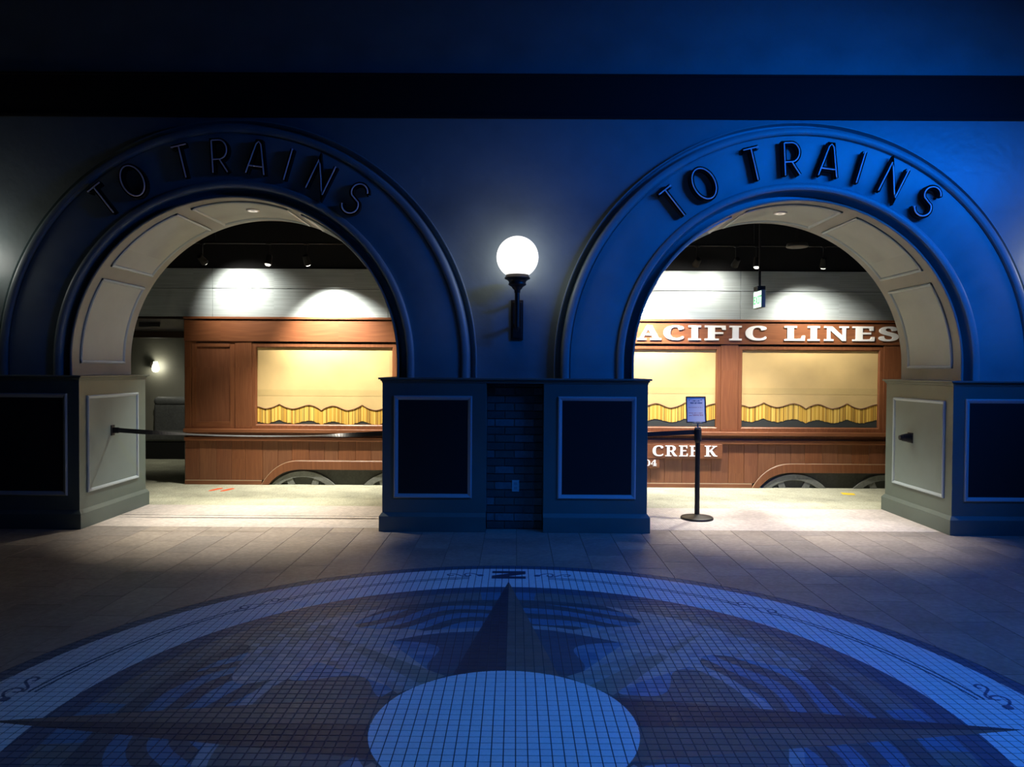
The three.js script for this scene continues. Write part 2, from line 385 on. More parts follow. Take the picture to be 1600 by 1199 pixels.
  ctx.beginPath(); ctx.moveTo(hw, h0); ctx.lineTo(hw, h0 + b * 1.3); ctx.lineTo(-hw, h1); ctx.lineTo(-hw, h1 - b * 1.3); ctx.closePath(); ctx.fill();
  const scroll = (ang, dir) => {
    ctx.save(); ctx.rotate(ang); ctx.scale(dir, 1); ctx.translate(0.2, -2.40); ctx.lineWidth = 0.014;
    ctx.beginPath(); ctx.arc(0.02, 0, 0.025, 0, 7); ctx.fillStyle = 'rgb(62,84,116)'; ctx.fill();
    ctx.beginPath(); ctx.moveTo(0.03, 0.0); ctx.bezierCurveTo(0.09, -0.09, 0.16, -0.06, 0.14, 0); ctx.bezierCurveTo(0.13, 0.03, 0.09, 0.02, 0.10, -0.01); ctx.stroke();
    ctx.beginPath(); ctx.moveTo(0.11, 0.03); ctx.bezierCurveTo(0.18, 0.05, 0.2, -0.07, 0.27, -0.03); ctx.bezierCurveTo(0.29, 0.0, 0.24, 0.03, 0.23, 0.0); ctx.stroke();
    ctx.restore();
  };
  scroll(0, 1); scroll(0, -1);
  for (const q of [1, 2, 3]) { scroll(q * Math.PI / 2, 1); scroll(q * Math.PI / 2, -1); }
  for (const a of [-1, 1, 3, 5]) { ctx.save(); ctx.rotate(a * Math.PI / 4); for (const s of [-1, 1]) { ctx.lineWidth = 0.013; ctx.beginPath(); ctx.moveTo(0, -2.35); ctx.bezierCurveTo(s * 0.07, -2.43, s * 0.16, -2.41, s * 0.13, -2.36); ctx.bezierCurveTo(s * 0.11, -2.33, s * 0.07, -2.36, s * 0.09, -2.38); ctx.stroke(); ctx.beginPath(); ctx.moveTo(0, -2.35); ctx.bezierCurveTo(s * 0.08, -2.28, s * 0.15, -2.32, s * 0.19, -2.335); ctx.stroke(); } ctx.restore(); }
  ctx.restore();
  const tex = new THREE.CanvasTexture(canvas); tex.colorSpace = THREE.SRGBColorSpace; tex.anisotropy = 8;
  const mat = std(0xffffff, 0.5, { map: tex });
  const g = thing('compass_medallion', 'round mosaic medallion of small tiles with a compass rose and white centre', 'mosaic', [MED.x, 0, MED.z]);
  part(g, 'grout_bed', new THREE.CylinderGeometry(MED.r, MED.r, 0.0045, 128).translate(0, -0.006 + 0.00225, 0), std(lin(0.055, 0.06, 0.07), 0.9));
  const cells = [];
  const half = Math.ceil(MED.r / P);
  for (let i = -half; i < half; i++) for (let j = -half; j < half; j++) {
    let poly = rectPts(i * P + GAP / 2, (i + 1) * P - GAP / 2, -(j + 1) * P + GAP / 2, -j * P - GAP / 2);    // y up in the drawing is -z
    const far = Math.max(...poly.map(([x, y]) => Math.hypot(x, y)));
    if (far > MED.r - 0.002) {
      for (let s = 0; s < 96 && poly.length; s++) {       // clip to the round edge
        const a = s / 96 * 2 * Math.PI, nx = Math.cos(a), ny = Math.sin(a), dd = MED.r - 0.002, out = [];
        poly.forEach((A, k) => { const B = poly[(k + 1) % poly.length], da = A[0] * nx + A[1] * ny - dd, db = B[0] * nx + B[1] * ny - dd; if (da <= 0) out.push(A); if ((da < 0) !== (db < 0) && da !== db) { const t = da / (da - db); out.push([A[0] + (B[0] - A[0]) * t, A[1] + (B[1] - A[1]) * t]); } });
        poly = out;
      }
      if (poly.length < 3) continue;
      let area = 0; poly.forEach((A, k) => { const B = poly[(k + 1) % poly.length]; area += A[0] * B[1] - A[1] * B[0]; });
      if (Math.abs(area) < 1e-5) continue;
    }
    const wz = MED.z + (j + 0.5) * P, wx = MED.x + (i + 0.5) * P;
    const vis = wz < -2.96 && Math.abs(wx) < -wz * 0.7;
    cells.push({ poly, order: vis ? -wz : 99 + Math.abs(wz) });
  }
  cells.sort((a, b2) => a.order - b2.order);
  const restGeo = [];
  cells.forEach((cell, k) => {
    const ge = chamferPrism(cell.poly, 0.004, 0.0012);
    const p = ge.attributes.position, uv = new Float32Array(p.count * 2);
    for (let q = 0; q < p.count; q++) { uv[q * 2] = p.getX(q) / S + 0.5; uv[q * 2 + 1] = p.getY(q) / S + 0.5; }
    ge.setAttribute('uv', new THREE.BufferAttribute(uv, 2));
    ge.rotateX(-Math.PI / 2).translate(0, -0.0035, 0);
    if (k < 300) part(g, k ? `mosaic_tile_${String(k).padStart(3, '0')}` : 'mosaic_tile', ge, mat); else restGeo.push(ge);
  });
  part(g, 'mosaic_field', mergeGeometries(restGeo), mat).userData.kind = 'stuff';
}

// ------------------------------------------------------------------ piers
function pier(cx, label) {
  const g = thing('pier', label, 'pier', [cx, 0, 0]);
  for (const s of [-1, 1]) {
    const X = (a, b) => s > 0 ? [a, b] : [-b, -a];
    const [b0, b1] = X(0.28, 1.30);
    part(g, 'block', box(b0, b1, 0, CAP - 0.05, ZB, ZP, 0.004), M.pier);
    // plinth with a sloped top
    const [p0, p1] = X(0.28, 1.328), sl = X(0.28, 1.302);
    part(g, 'plinth', merge([box(p0, p1, 0, 0.15, ZB - 0.028, ZP + 0.028, 0.004),
      ribbonBox(sl, p0, p1)]), M.pier);
    // framed notice board on the front
    const fx = X(0.42, 1.185), y0 = 0.33, y1 = 1.335, fw = 0.042;
    const fr = [[fx[0], y0], [fx[1], y0], [fx[1], y1], [fx[0], y1]];
    part(g, 'notice_frame', ribbon(fr, [[0, ZP - 0.01], [0, ZP + 0.014], [0.010, ZP + 0.022], [0.026, ZP + 0.016], [fw, ZP + 0.004], [fw, ZP - 0.01]], true), M.moulding);
    part(g, 'notice_board', box(fx[0] + fw, fx[1] - fw, y0 + fw, y1 - fw, ZP - 0.005, ZP + 0.003, 0), M.blackBoard, 'empty matt black board');
    // panel and its moulding on the side facing the passage
    const m = new THREE.Matrix4().makeRotationY(s * Math.PI / 2).setPosition(s * 1.30, 0, 0);
    const zc = (z) => s > 0 ? -z : z;     // local x of a depth
    const za = zc(-7.325), zb = zc(-8.315), l = Math.min(za, zb), h = Math.max(za, zb);
    part(g, 'side_panel', box(l + 0.03, h - 0.03, 0.37, 1.28, -0.01, 0.004, 0).applyMatrix4(m), M.pierPanel, 'pale inset panel');
    part(g, 'panel_moulding', ribbon([[l, 0.34], [h, 0.34], [h, 1.31], [l, 1.31]], [[0, -0.01], [0, 0.012], [0.010, 0.022], [0.024, 0.016], [0.034, 0.004], [0.034, -0.01]], true).applyMatrix4(m), M.moulding);
  }
  // brick recess between the two blocks
  part(g, 'mortar_core', box(-0.28, 0.28, 0, CAP - 0.05, ZB, ZBRICK - 0.012, 0), M.grout);
  const BW = 0.195, BH = 0.079, J = 0.008;
  let n = 0;
  for (let row = 0; row < 19; row++) {
    const y0 = row * (BH), y1 = Math.min(y0 + BH - J, CAP - 0.05); if (y1 - y0 < 0.02) continue;
    for (let k = -3; k < 4; k++) {
      const x0 = Math.max(-0.279, k * BW - 0.10 + (row % 2) * BW / 2), x1 = Math.min(0.279, k * BW - 0.10 + (row % 2) * BW / 2 + BW - J);
      if (x1 - x0 < 0.025) continue;
      const q = hash(row, k, Math.round(cx));
      part(g, n ? `brick_${String(n).padStart(3, '0')}` : 'brick', chamferPrism(rectPts(x0, x1, y0, y1), 0.012 + 0.004 * q, 0.003).translate(0, 0, ZBRICK - 0.012), M.bricks[row % 2 ? (q > 0.45 ? 3 : 2) : (q > 0.5 ? 0 : 1)]); n++;
    }
  }
  // moulded cap running across the whole pier
  part(g, 'cap', merge([box(-1.306, 1.306, CAP - 0.05, CAP - 0.034, ZB - 0.006, ZP + 0.008, 0.003), box(-1.318, 1.318, CAP - 0.034, CAP - 0.018, ZB - 0.016, ZP + 0.02, 0.005), box(-1.336, 1.336, CAP - 0.018, CAP, ZB - 0.03, ZP + 0.036, 0.004)]), M.pier);
  return g;
}
function ribbonBox(inner, p0, p1) {    // frustum between the plinth top and the block
  const y0 = 0.15, y1 = 0.185;
  const lo = [[p0, ZB - 0.028], [p1, ZB - 0.028], [p1, ZP + 0.028], [p0, ZP + 0.028]], hi = [[inner[0], ZB - 0.002], [inner[1], ZB - 0.002], [inner[1], ZP + 0.002], [inner[0], ZP + 0.002]];
  const pos = [];
  for (let i = 0; i < 4; i++) { const j = (i + 1) % 4, A = [lo[i][0], y0, lo[i][1]], B = [lo[j][0], y0, lo[j][1]], Cc = [hi[j][0], y1, hi[j][1]], D = [hi[i][0], y1, hi[i][1]]; pos.push(...A, ...Cc, ...B, ...A, ...D, ...Cc); }
  const t = hi.map(([x, z]) => [x, y1, z]); pos.push(...t[0], ...t[2], ...t[1], ...t[0], ...t[3], ...t[2]);
  const g = new THREE.BufferGeometry(); g.setAttribute('position', new THREE.Float32BufferAttribute(pos, 3)); g.computeVertexNormals(); return boxUV(g);
}
pier(-SPAN, 'panelled grey green pier by the lounge doorway with a belt clipped to its side');
pier(0, 'wide panelled pier with brick recess and outlet standing between the two arches');
pier(SPAN, 'panelled grey green pier with an empty black belt clip on its pale side panel');

// ------------------------------------------------------------------ arches
function arch(cx, label) {
  const g = thing('arch', label, 'arch', [0, 0, 0]);
  const w = ZW - 0.01, P = (list) => list.map(([r, d]) => [r, ZW + d]);
  // moulded surround: cove, raised outer band, flat fascia, inner bead and cove
  const round = (r0, r1, d, h) => Array.from({ length: 9 }, (_, i) => { const t = Math.PI * i / 8; return [r0 + (r1 - r0) * (1 - Math.cos(t)) / 2, d + h * Math.pow(Math.sin(t), 0.4)]; });
  const prof = P([[R + 0.021, -0.01], [R + 0.021, 0.004], [R + 0.075, 0.004], [R + 0.088, 0.03], [R + 0.096, 0.08], [R + 0.098, 0.12], ...round(R + 0.100, R + 0.172, 0.125, 0.034), [R + 0.174, 0.118], [R + 0.18, 0.12],
    [2.243, 0.12], [2.247, 0.108], [2.255, 0.108], ...round(2.256, 2.330, 0.118, 0.036), [2.332, 0.095], [2.337, 0.05], [2.345, 0.022], [2.362, 0.012], [2.382, 0.016], [2.388, 0.06], [2.392, 0.074], [2.400, 0.074], [2.404, 0.066], [2.404, -0.01]]);
  part(g, 'surround', sweepArch(prof, cx, CY, 0, Math.PI, 120, CAP + 0.001, 0.7), M.arch);
  part(g, 'soffit', sweepArch([[R, ZW + 0.122], [R, ZA], [R + 0.0195, ZA], [R + 0.0195, ZW + 0.13], [R + 0.008, ZW + 0.13]], cx, CY, 0, Math.PI, 120, CAP + 0.001), M.soffit, 'taupe soffit lining');
  const D = Math.PI / 180, up = 90;
  for (const [a0, a1] of [[-91, -58.9], [-53.8, -22.8], [-17.7, 17.7], [22.8, 53.8], [58.9, 91]]) {
    const A = (up - a1) * D, B = (up - a0) * D, z0 = -7.43, z1 = -8.27, m = 0.03;
    part(g, 'soffit_panel', sweepArch([[R - 0.004, z0 - m], [R + 0.001, z0 - m], [R + 0.001, z1 + m], [R - 0.004, z1 + m]], cx, CY, A + m / R, B - m / R, 24), M.soffitPanel, 'pale curved panel');
    const side = (z, s) => [[R + 0.001, z], [R - 0.012, z], [R - 0.02, z + s * 0.012], [R - 0.014, z + s * 0.026], [R - 0.005, z + s * 0.034], [R + 0.001, z + s * 0.034]];
    const bar = (a, s) => { // straight moulding across the soffit at angle a
      const sec = [[0, 0.001], [0, -0.012], [0.012, -0.02], [0.026, -0.014], [0.034, -0.005], [0.034, 0.001]].map(([t, o]) => [t * s, o]);
      const ge = extrude(s > 0 ? sec : sec.slice().reverse(), z1, z0);   // x tangential, y radial
      ge.translate(0, R, 0); ge.rotateZ(a - Math.PI / 2); ge.translate(cx, CY, 0); return ge;
    };
    part(g, 'panel_moulding', merge([sweepArch(side(z0, -1), cx, CY, A, B, 24), sweepArch(side(z1, 1), cx, CY, A, B, 24), bar(A, -1), bar(B, 1)]), M.moulding);
  }
  return g;
}
arch(ARCH[0], 'round moulded arch with panelled soffit in front of the lounge doorway');
arch(ARCH[1], 'round moulded arch with panelled soffit framing the white slab serif lettering');

// recessed downlights in the crowns
for (const [i, cx] of ARCH.entries()) {
  const y = CY + R - 0.006, g = thing('downlight', i ? 'small recessed downlight in the crown of the arch over the belt post' : 'small recessed downlight in the crown of the arch beside the lounge', 'downlight', [cx, y, -7.82], 'recessed lights in the arch crowns');
  part(g, 'trim_ring', lathe([[0.046, 0.002], [0.048, -0.012], [0.054, -0.014], [0.066, -0.010], [0.070, 0.001]], 32), std(lin(0.7, 0.7, 0.68), 0.35));
  part(g, 'lamp_ring', lathe([[0.026, -0.012], [0.046, -0.0145], [0.048, -0.010], [0.026, -0.006]], 28), glow(DOWN_WARM, 0.8), 'glowing ring');
  part(g, 'lens', lathe([[0.001, -0.008], [0.027, -0.008], [0.027, 0.0], [0.001, 0.0]], 24), M.blackMetal, 'dark centre');
  const s = new THREE.SpotLight(DOWN_WARM, DOWNLIGHT_CD, 0, 0.54, 0.7, 2);
  s.position.set(0, -0.02, 0); s.target.position.set(0.1, -3, 0.2); s.castShadow = true; s.shadow.radius = 1.6; g.add(s, s.target);
}

// ------------------------------------------------------------------ TO TRAINS letters
{
  const H = 0.315, h = H / 2;
  const arcPts = (cx, cy, rx, ry, a0, a1, n) => Array.from({ length: n + 1 }, (_, i) => { const a = (a0 + (a1 - a0) * i / n) * Math.PI / 180; return [cx + rx * Math.cos(a), cy + ry * Math.sin(a)]; });
  const glyph = {
    T: [{ p: [[-0.075, h], [0.075, h]] }, { p: [[0, h], [0, -h]] }],
    O: [{ p: arcPts(0, 0, 0.105, h, 90, 450, 36).slice(0, 36), closed: true }],
    R: [{ p: [[-0.07, -h], [-0.07, h], ...arcPts(0.0, h - 0.093, 0.075, 0.093, 90, -90, 12), [-0.065, h - 0.186]] }, { p: [[0.0, h - 0.19], [0.072, -h]] }],
    A: [{ p: [[-0.09, -h], [-0.017, h], [0.017, h], [0.09, -h]] }, { p: [[-0.066, -0.083], [0.066, -0.083]] }],
    I: [{ p: [[0, h], [0, -h]] }],
    N: [{ p: [[-0.088, -h], [-0.088, h], [0.088, -h], [0.088, h]] }],
    S: [{ p: [...arcPts(0.0, 0.077, 0.078, 0.081, 25, 235, 16), [0.0, 0.0], ...arcPts(0.0, -0.077, 0.080, 0.081, 55, -155, 16)] }],
  };
  const word = [['T', -38.4], ['O', -28.7], ['T', -13.7], ['R', -3.2], ['A', 7.3], ['I', 16.2], ['N', 26.0], ['S', 37.2]];
  const zf = ZW + 0.12;
  const U = [[-0.022, 0.022], [-0.022, 0.082], [-0.018, 0.082], [-0.018, 0.030], [0.018, 0.030], [0.018, 0.082], [0.022, 0.082], [0.022, 0.022]];
  for (const [i, cx] of ARCH.entries()) {
    const g = thing('neon_sign', i ? 'unlit neon letters TO TRAINS on the arch above the belt post' : 'unlit neon letters TO TRAINS on the arch beside the lounge doorway', 'sign', [cx, CY, zf]);
    for (const [ch, deg] of word) {
      const a = deg * Math.PI / 180, m = new THREE.Matrix4().makeRotationZ(-a).setPosition(2.005 * Math.sin(a), 2.005 * Math.cos(a), 0);
      const chan = [], tubes = [];
      for (const s of glyph[ch]) {
        chan.push(ribbon(s.p, U, !!s.closed));
        const c = new THREE.CurvePath(), pts = s.p.map(([x, y]) => new THREE.Vector3(x, y, 0.090));
        if (s.closed) pts.push(pts[0].clone());
        for (let k = 0; k < pts.length - 1; k++) c.add(new THREE.LineCurve3(pts[k], pts[k + 1]));
        tubes.push(new THREE.TubeGeometry(c, Math.max(8, pts.length * 4), 0.0072, 8, false));
      }
      // stand-off pins to the fascia
      const [px, py] = glyph[ch][0].p[0];
      for (const [qx, qy] of [glyph[ch][0].p[0], glyph[ch][glyph[ch].length - 1].p.at(-1)]) chan.push(new THREE.CylinderGeometry(0.008, 0.008, 0.024, 8).rotateX(Math.PI / 2).translate(qx * 0.9, qy * 0.9, 0.012));
      const L = part(g, `letter_${ch.toLowerCase()}`, merge(chan).applyMatrix4(m), M.channel, 'black channel letter');
      part(L, 'neon_tube', merge(tubes).applyMatrix4(m), M.neonGlass, 'thin unlit pinkish glass tube');
    }
  }
}

// ------------------------------------------------------------------ globe lamps
function globeLamp(x, label) {
  const z = -7.19, y = 2.69, g = thing('globe_lamp', label, 'lamp', [x, y, z], 'globe wall lamps between the arches');
  part(g, 'globe', new THREE.SphereGeometry(0.204, 48, 32), M.globe, 'glowing white glass globe');
  part(g, 'fitter', lathe([[0.001, -0.345], [0.03, -0.345], [0.028, -0.33], [0.034, -0.315], [0.048, -0.305], [0.05, -0.295], [0.066, -0.282], [0.084, -0.272], [0.088, -0.262], [0.082, -0.252], [0.086, -0.235], [0.10, -0.222], [0.122, -0.212], [0.126, -0.203], [0.118, -0.196], [0.118, -0.19], [0.112, -0.184], [0.112, -0.172], [0.001, -0.172]], 40), M.bronze);
  part(g, 'post', merge([new THREE.CylinderGeometry(0.024, 0.024, 0.36, 16).translate(0, -0.51, 0), lathe([[0.001, -0.72], [0.014, -0.715], [0.024, -0.69], [0.03, -0.68]], 20)]), M.bronze);
  part(g, 'bracket_arm', box(-0.018, 0.018, -0.43, -0.40, -0.21, -0.01, 0.004), M.bronze);
  part(g, 'bracket_arm', box(-0.018, 0.018, -0.66, -0.63, -0.21, -0.01, 0.004), M.bronze);
  part(g, 'back_plate', merge([box(-0.062, 0.062, -0.80, -0.395, -0.229, -0.21, 0.005), box(-0.045, 0.045, -0.78, -0.415, -0.212, -0.198, 0.005)]), M.bronze);
  const l = new THREE.PointLight(lin(1.0, 0.95, 0.82), GLOBE_CD, 0, 2); l.castShadow = true; l.shadow.radius = 6; g.add(l);
}
globeLamp(0.015, 'glowing white globe lamp on bronze bracket above the brick recess between the arches');
globeLamp(-5.42, 'glowing white globe lamp beyond the arch beside the lounge doorway');
globeLamp(5.42, 'glowing white globe lamp beyond the arch with the belt post');

// ------------------------------------------------------------------ train hall behind the arches
const ZF = -10.0, FX0 = -4.5, FX1 = 5.23;
structure('floor_train_hall', box(-9, 9, -0.15, 0, -10.12, ZB - 0.001, 0), M.carpet, 'pale green beige carpet in front of the rail car', 'floor');
structure('floor_lounge', box(-9, FX0, -0.15, 0, -13.6, -10.121, 0), M.carpet, 'pale carpet of the dim lounge', 'floor');
structure('ceiling_train_hall', box(-9, 9, 3.6, 3.7, -10.2, ZB - 0.001, 0), M.ceilingBlack);
structure('wall_train_hall_left', box(-9.1, -9, 0, 3.6, -13.6, ZB - 0.001, 0), M.ceilingBlack);
structure('wall_train_hall_right', box(9, 9.1, 0, 3.6, -10.2, ZB - 0.001, 0), M.ceilingBlack);
{
  // metal clad wall above the rail car
  const w = structure('wall_train_hall_back', merge([box(-9, 9, 2.29, 3.6, -10.2, -10.075, 0), box(FX1 + 0.005, 9, 0, 2.29, -10.2, -10.075, 0), box(-9, -5.65, 0, 2.29, -10.2, -10.075, 0)]), M.ceilingBlack, 'black wall above the rail car', 'wall');
  let n = 0;
  for (let k = -2; k < 4; k++) for (const [y0, y1] of [[2.292, 2.676], [2.682, 2.95]]) {
    const x0 = Math.max(-9, -4.14 + k * 2.4 + 0.002), x1 = Math.min(9, -4.14 + (k + 1) * 2.4 - 0.002); if (x1 - x0 < 0.05) continue;
    part(w, n ? `metal_panel_${String(n).padStart(3, '0')}` : 'metal_panel', box(x0, x1, y0, y1, -10.074, -10.05, 0.003), M.steel, 'pale brushed metal panel'); n++;
  }
}

// rail car front
const bez = (p0, p1, p2, n) => Array.from({ length: n + 1 }, (_, i) => { const t = i / n, s = 1 - t; return [s * s * p0[0] + 2 * s * t * p1[0] + t * t * p2[0], s * s * p0[1] + 2 * s * t * p1[1] + t * t * p2[1]]; });
{
  const g = thing('rail_car', 'reddish brown wooden rail car side with yellow window shades and white lettering', 'train', [0, 0, 0]);
  part(g, 'backing', box(FX0, FX1, 0, 2.25, -10.12, ZF - 0.045, 0), M.under);
  part(g, 'frieze', box(FX0, FX1 + 0.004, 1.955, 2.245, ZF - 0.044, ZF + 0.02, 0.004), M.woodH);
  part(g, 'cornice', box(FX0, FX1 + 0.02, 2.255, 2.288, ZF - 0.07, ZF + 0.045, 0.006), M.woodH);
  part(g, 'cornice_fillet', box(FX0, FX1, 2.245, 2.255, ZF - 0.044, ZF + 0.005, 0), M.darkWood);
  const W = 1.843, WX = [-3.52, -1.318, 0.885, 3.087], WY0 = 0.828, WY1 = 1.872, F = 0.06;
  // pilasters
  for (const [x0, x1] of [[FX0, -4.41], [-3.815, WX[0] - F], [WX[0] + W + F, WX[1] - F], [WX[1] + W + F, WX[2] - F], [WX[2] + W + F, WX[3] - F], [WX[3] + W + F, FX1]])
    part(g, 'pilaster', box(x0 + 0.002, x1 - 0.002, 0.768, 1.953, ZF - 0.044, ZF + 0.004, 0.004), M.wood);
  // blind door at the lounge end
  const door = part(g, 'door', box(-4.408, -3.817, 0.768, 1.953, ZF - 0.044, ZF - 0.02, 0.003), M.woodB);
  part(door, 'stile', box(-4.408, -4.34, 0.768, 1.953, ZF - 0.02, ZF - 0.006, 0.003), M.wood);
  part(door, 'stile', box(-3.885, -3.817, 0.768, 1.953, ZF - 0.02, ZF - 0.006, 0.003), M.wood);
  part(door, 'top_rail', box(-4.34, -3.885, 1.88, 1.925, ZF - 0.02, ZF + 0.0, 0.003), M.woodH);
  part(door, 'bottom_rail', box(-4.34, -3.885, 0.768, 0.86, ZF - 0.02, ZF - 0.006, 0.003), M.woodH);
  // windows with roller shades
  const fc = document.createElement('canvas'); fc.width = 1024; fc.height = 32;
  const fctx = fc.getContext('2d');
  fctx.fillStyle = 'rgb(214,174,74)'; fctx.fillRect(0, 0, 1024, 32);
  for (let x = 0; x < 1024;) { const w = 2 + Math.floor(rnd() * 9), q = rnd(); fctx.fillStyle = q < 0.17 ? 'rgb(96,66,22)' : q < 0.45 ? 'rgb(186,140,50)' : q < 0.75 ? 'rgb(226,190,92)' : 'rgb(204,162,62)'; fctx.fillRect(x, 0, q < 0.17 ? Math.min(w, 4) : w, 32); x += w; }
  const ft = new THREE.CanvasTexture(fc); ft.colorSpace = THREE.SRGBColorSpace; ft.wrapS = ft.wrapT = THREE.RepeatWrapping; ft.repeat.set(1 / W, 1);
  const fringeMat = std(0xffffff, 0.85, { map: ft });
  const sc = (v) => (685 - v) * 0.002392;
  const keys = [[0, 560], [48, 571], [125, 545], [200, 571], [297, 549], [363, 579], [428, 553], [515, 578], [595, 547], [668, 577], [767, 552]].map(([x, y]) => [x * W / 765, sc(y)]);
  const curve = (dy, amp = 1) => {
    const out = [], cusp = (k) => [2, 5, 8].includes(k);
    for (let k = 0; k < keys.length - 1; k++) { const [xa, ya] = keys[k], [xb, yb] = keys[k + 1]; for (let i = 0; i < 8; i++) { const t = i / 8; let e = (1 - Math.cos(Math.PI * t)) / 2; if (cusp(k + 1)) e = t * t * 0.7 + t * 0.3; if (cusp(k)) e = 1 - ((1 - t) * (1 - t) * 0.7 + (1 - t) * 0.3); out.push([xa + (xb - xa) * t, ya + (yb - ya) * e]); } }
    out.push([W, keys.at(-1)[1]]);
    const mean = 0.29; return out.map(([x, y]) => [Math.min(W, x), mean + (y - mean) * amp + dy]);
  };
  const top = curve(0), bot = curve(-0.205, 0.75).map(([x, y], i) => [x, y + 0.012 * (hash(i, 3) - 0.5)]);
  const z0 = ZF - 0.044;
  for (const wx of WX) {
    const loop = [[wx - F, WY0 - F + 0.001], [wx + W + F, WY0 - F + 0.001], [wx + W + F, WY1 + F], [wx - F, WY1 + F]];
    const fr = part(g, 'window_frame', ribbon(loop, [[0, z0], [0, ZF - 0.004], [0.045, ZF - 0.004], [0.055, ZF - 0.012], [0.06, ZF - 0.03], [0.06, z0]], true), M.wood);
    part(fr, 'dark_pane', box(wx, wx + W, WY0 - 0.02, WY0 + 0.4, z0, z0 + 0.003, 0), M.nightPane, 'dark grey pane below the fringe');
    const low = wx < 0 ? -0.062 : 0;      // the shades of the first two windows hang lower
    const off = ([x, y]) => [wx + x, WY0 + y + low];
    part(fr, 'window_shade', extrude([...top.map(off), [wx + W, WY1 + 0.004], [wx, WY1 + 0.004]], z0 + 0.004, z0 + 0.009), M.shade, 'yellow roller shade');
    part(fr, 'shade_band', box(wx, wx + W, WY0 + low + 0.45, WY0 + low + 0.535, z0 + 0.0085, z0 + 0.0105, 0), M.shadeBand);
    part(fr, 'shade_fringe', boxUV(extrude([...bot.map(off), ...top.slice().reverse().map(([x, y]) => off([x, y - 0.002]))], z0 + 0.003, z0 + 0.008), -wx, 0), fringeMat, 'gold thread fringe');
    part(fr, 'fringe_cord', tube(top.map(([x, y]) => [wx + x, WY0 + low + y, z0 + 0.010]), 0.0075, 120, false, 6), M.cord, 'brown cord');
  }
  // rails under the windows
  part(g, 'sill', box(FX0, FX1, 0.714, 0.766, ZF - 0.044, ZF + 0.06, 0.008), M.woodH);
  part(g, 'rail_recess', box(FX0, FX1, 0.655, 0.714, ZF - 0.044, ZF - 0.02, 0), M.woodB);
  part(g, 'belt_rail', box(FX0, FX1, 0.60, 0.655, ZF - 0.044, ZF + 0.03, 0.006), M.woodH);
  // wheel openings: outer and inner edge of the curved skirt
  const open = (xs, xe, mirror) => {
    const o = bez([xs, 0.002], [xs + 0.19, 0.325], [xs + 0.50, 0.33], 14), i = bez([xs + 0.095, 0.002], [xs + 0.25, 0.205], [xs + 0.52, 0.212], 14);
    if (mirror) { const f = ([x, y]) => [xs + xe - x, y]; return { o: [...o, ...o.slice().reverse().map(f)], i: [...i, ...i.slice().reverse().map(f)] }; }
    return { o: [...o, [xe, 0.33]], i: [...i, [xe, 0.212]] };
  };
  const trucks = [open(-3.45, -1.07, true), open(3.23, FX1, false)];
  const wheelX = [-2.89, -1.63, 3.81, 5.05];
  for (const t of trucks) {
    part(g, 'skirt', extrude([...t.o, ...t.i.slice().reverse()], ZF - 0.044, ZF + 0.014, 0.004), M.wood);
    part(g, 'pinstripe', tube(t.o.map(([x, y]) => [x, y + 0.004, ZF + 0.008]), 0.0032, 80, false, 5), M.pinstripe, 'thin pale pinstripe');
  }
  const floorOf = (x) => { let y = 0.062; for (const t of trucks) for (let k = 0; k < t.o.length - 1; k++) { const [xa, ya] = t.o[k], [xb, yb] = t.o[k + 1]; if (x >= xa - 1e-6 && x <= xb + 1e-6) y = Math.max(y, ya + (yb - ya) * (x - xa) / Math.max(1e-6, xb - xa)); } return y; };
  let n = 0;
  for (let x = FX0; x < FX1 - 0.01;) {
    const w = [0.19, 0.235, 0.21][n % 3], x1 = Math.min(FX1, x + w), pts = [];
    for (let i = 0; i <= 6; i++) { const xx = x + 0.0015 + (x1 - x - 0.003) * i / 6; pts.push([xx, floorOf(xx) + 0.001]); }
    part(g, n ? `board_${String(n).padStart(3, '0')}` : 'board', boxUV(extrude([...pts, [x1 - 0.0015, 0.599], [x + 0.0015, 0.599]], ZF - 0.044, ZF - 0.01 + 0.004 * hash(n, 8), 0.002), hash(n, 1) * 3, hash(n, 2) * 3), [M.wood, M.woodB, M.woodC][Math.floor(hash(n, 7) * 3)]); n++; x = x1;
  }
  for (const [x0, x1] of [[FX0, -3.45], [-1.07, 3.23]]) {
    part(g, 'base_rail', box(x0, x1, 0.0, 0.052, ZF - 0.044, ZF + 0.006, 0.003), M.woodH);
    part(g, 'pinstripe', box(x0, x1, 0.0535, 0.0595, ZF - 0.03, ZF + 0.002, 0), M.pinstripe, 'thin pale pinstripe');
  }
  // wheels, seen only where they rise above the floor
  const RO = 0.595, RI = 0.515, cy = 0.19 - RO;
  for (const x of wheelX) {
    const clipArc = (r, dir) => { const a0 = Math.asin(Math.max(-1, -cy / r + 0.002)), a1 = Math.PI - a0, out = []; for (let i = 0; i <= 24; i++) { const a = dir > 0 ? a0 + (a1 - a0) * i / 24 : a1 - (a1 - a0) * i / 24; out.push([x + r * Math.cos(a), cy + r * Math.sin(a)]); } return out; };
    const lim = (l) => l.map(([px, py]) => [Math.min(FX1 - 0.002, px), Math.max(0.001, py)]);
    const rim = part(g, 'wheel', extrude(lim([...clipArc(RO, 1), ...clipArc(RI, -1)]), ZF - 0.044, ZF - 0.012, 0.002), M.wheel, 'grey spoked wheel rim');
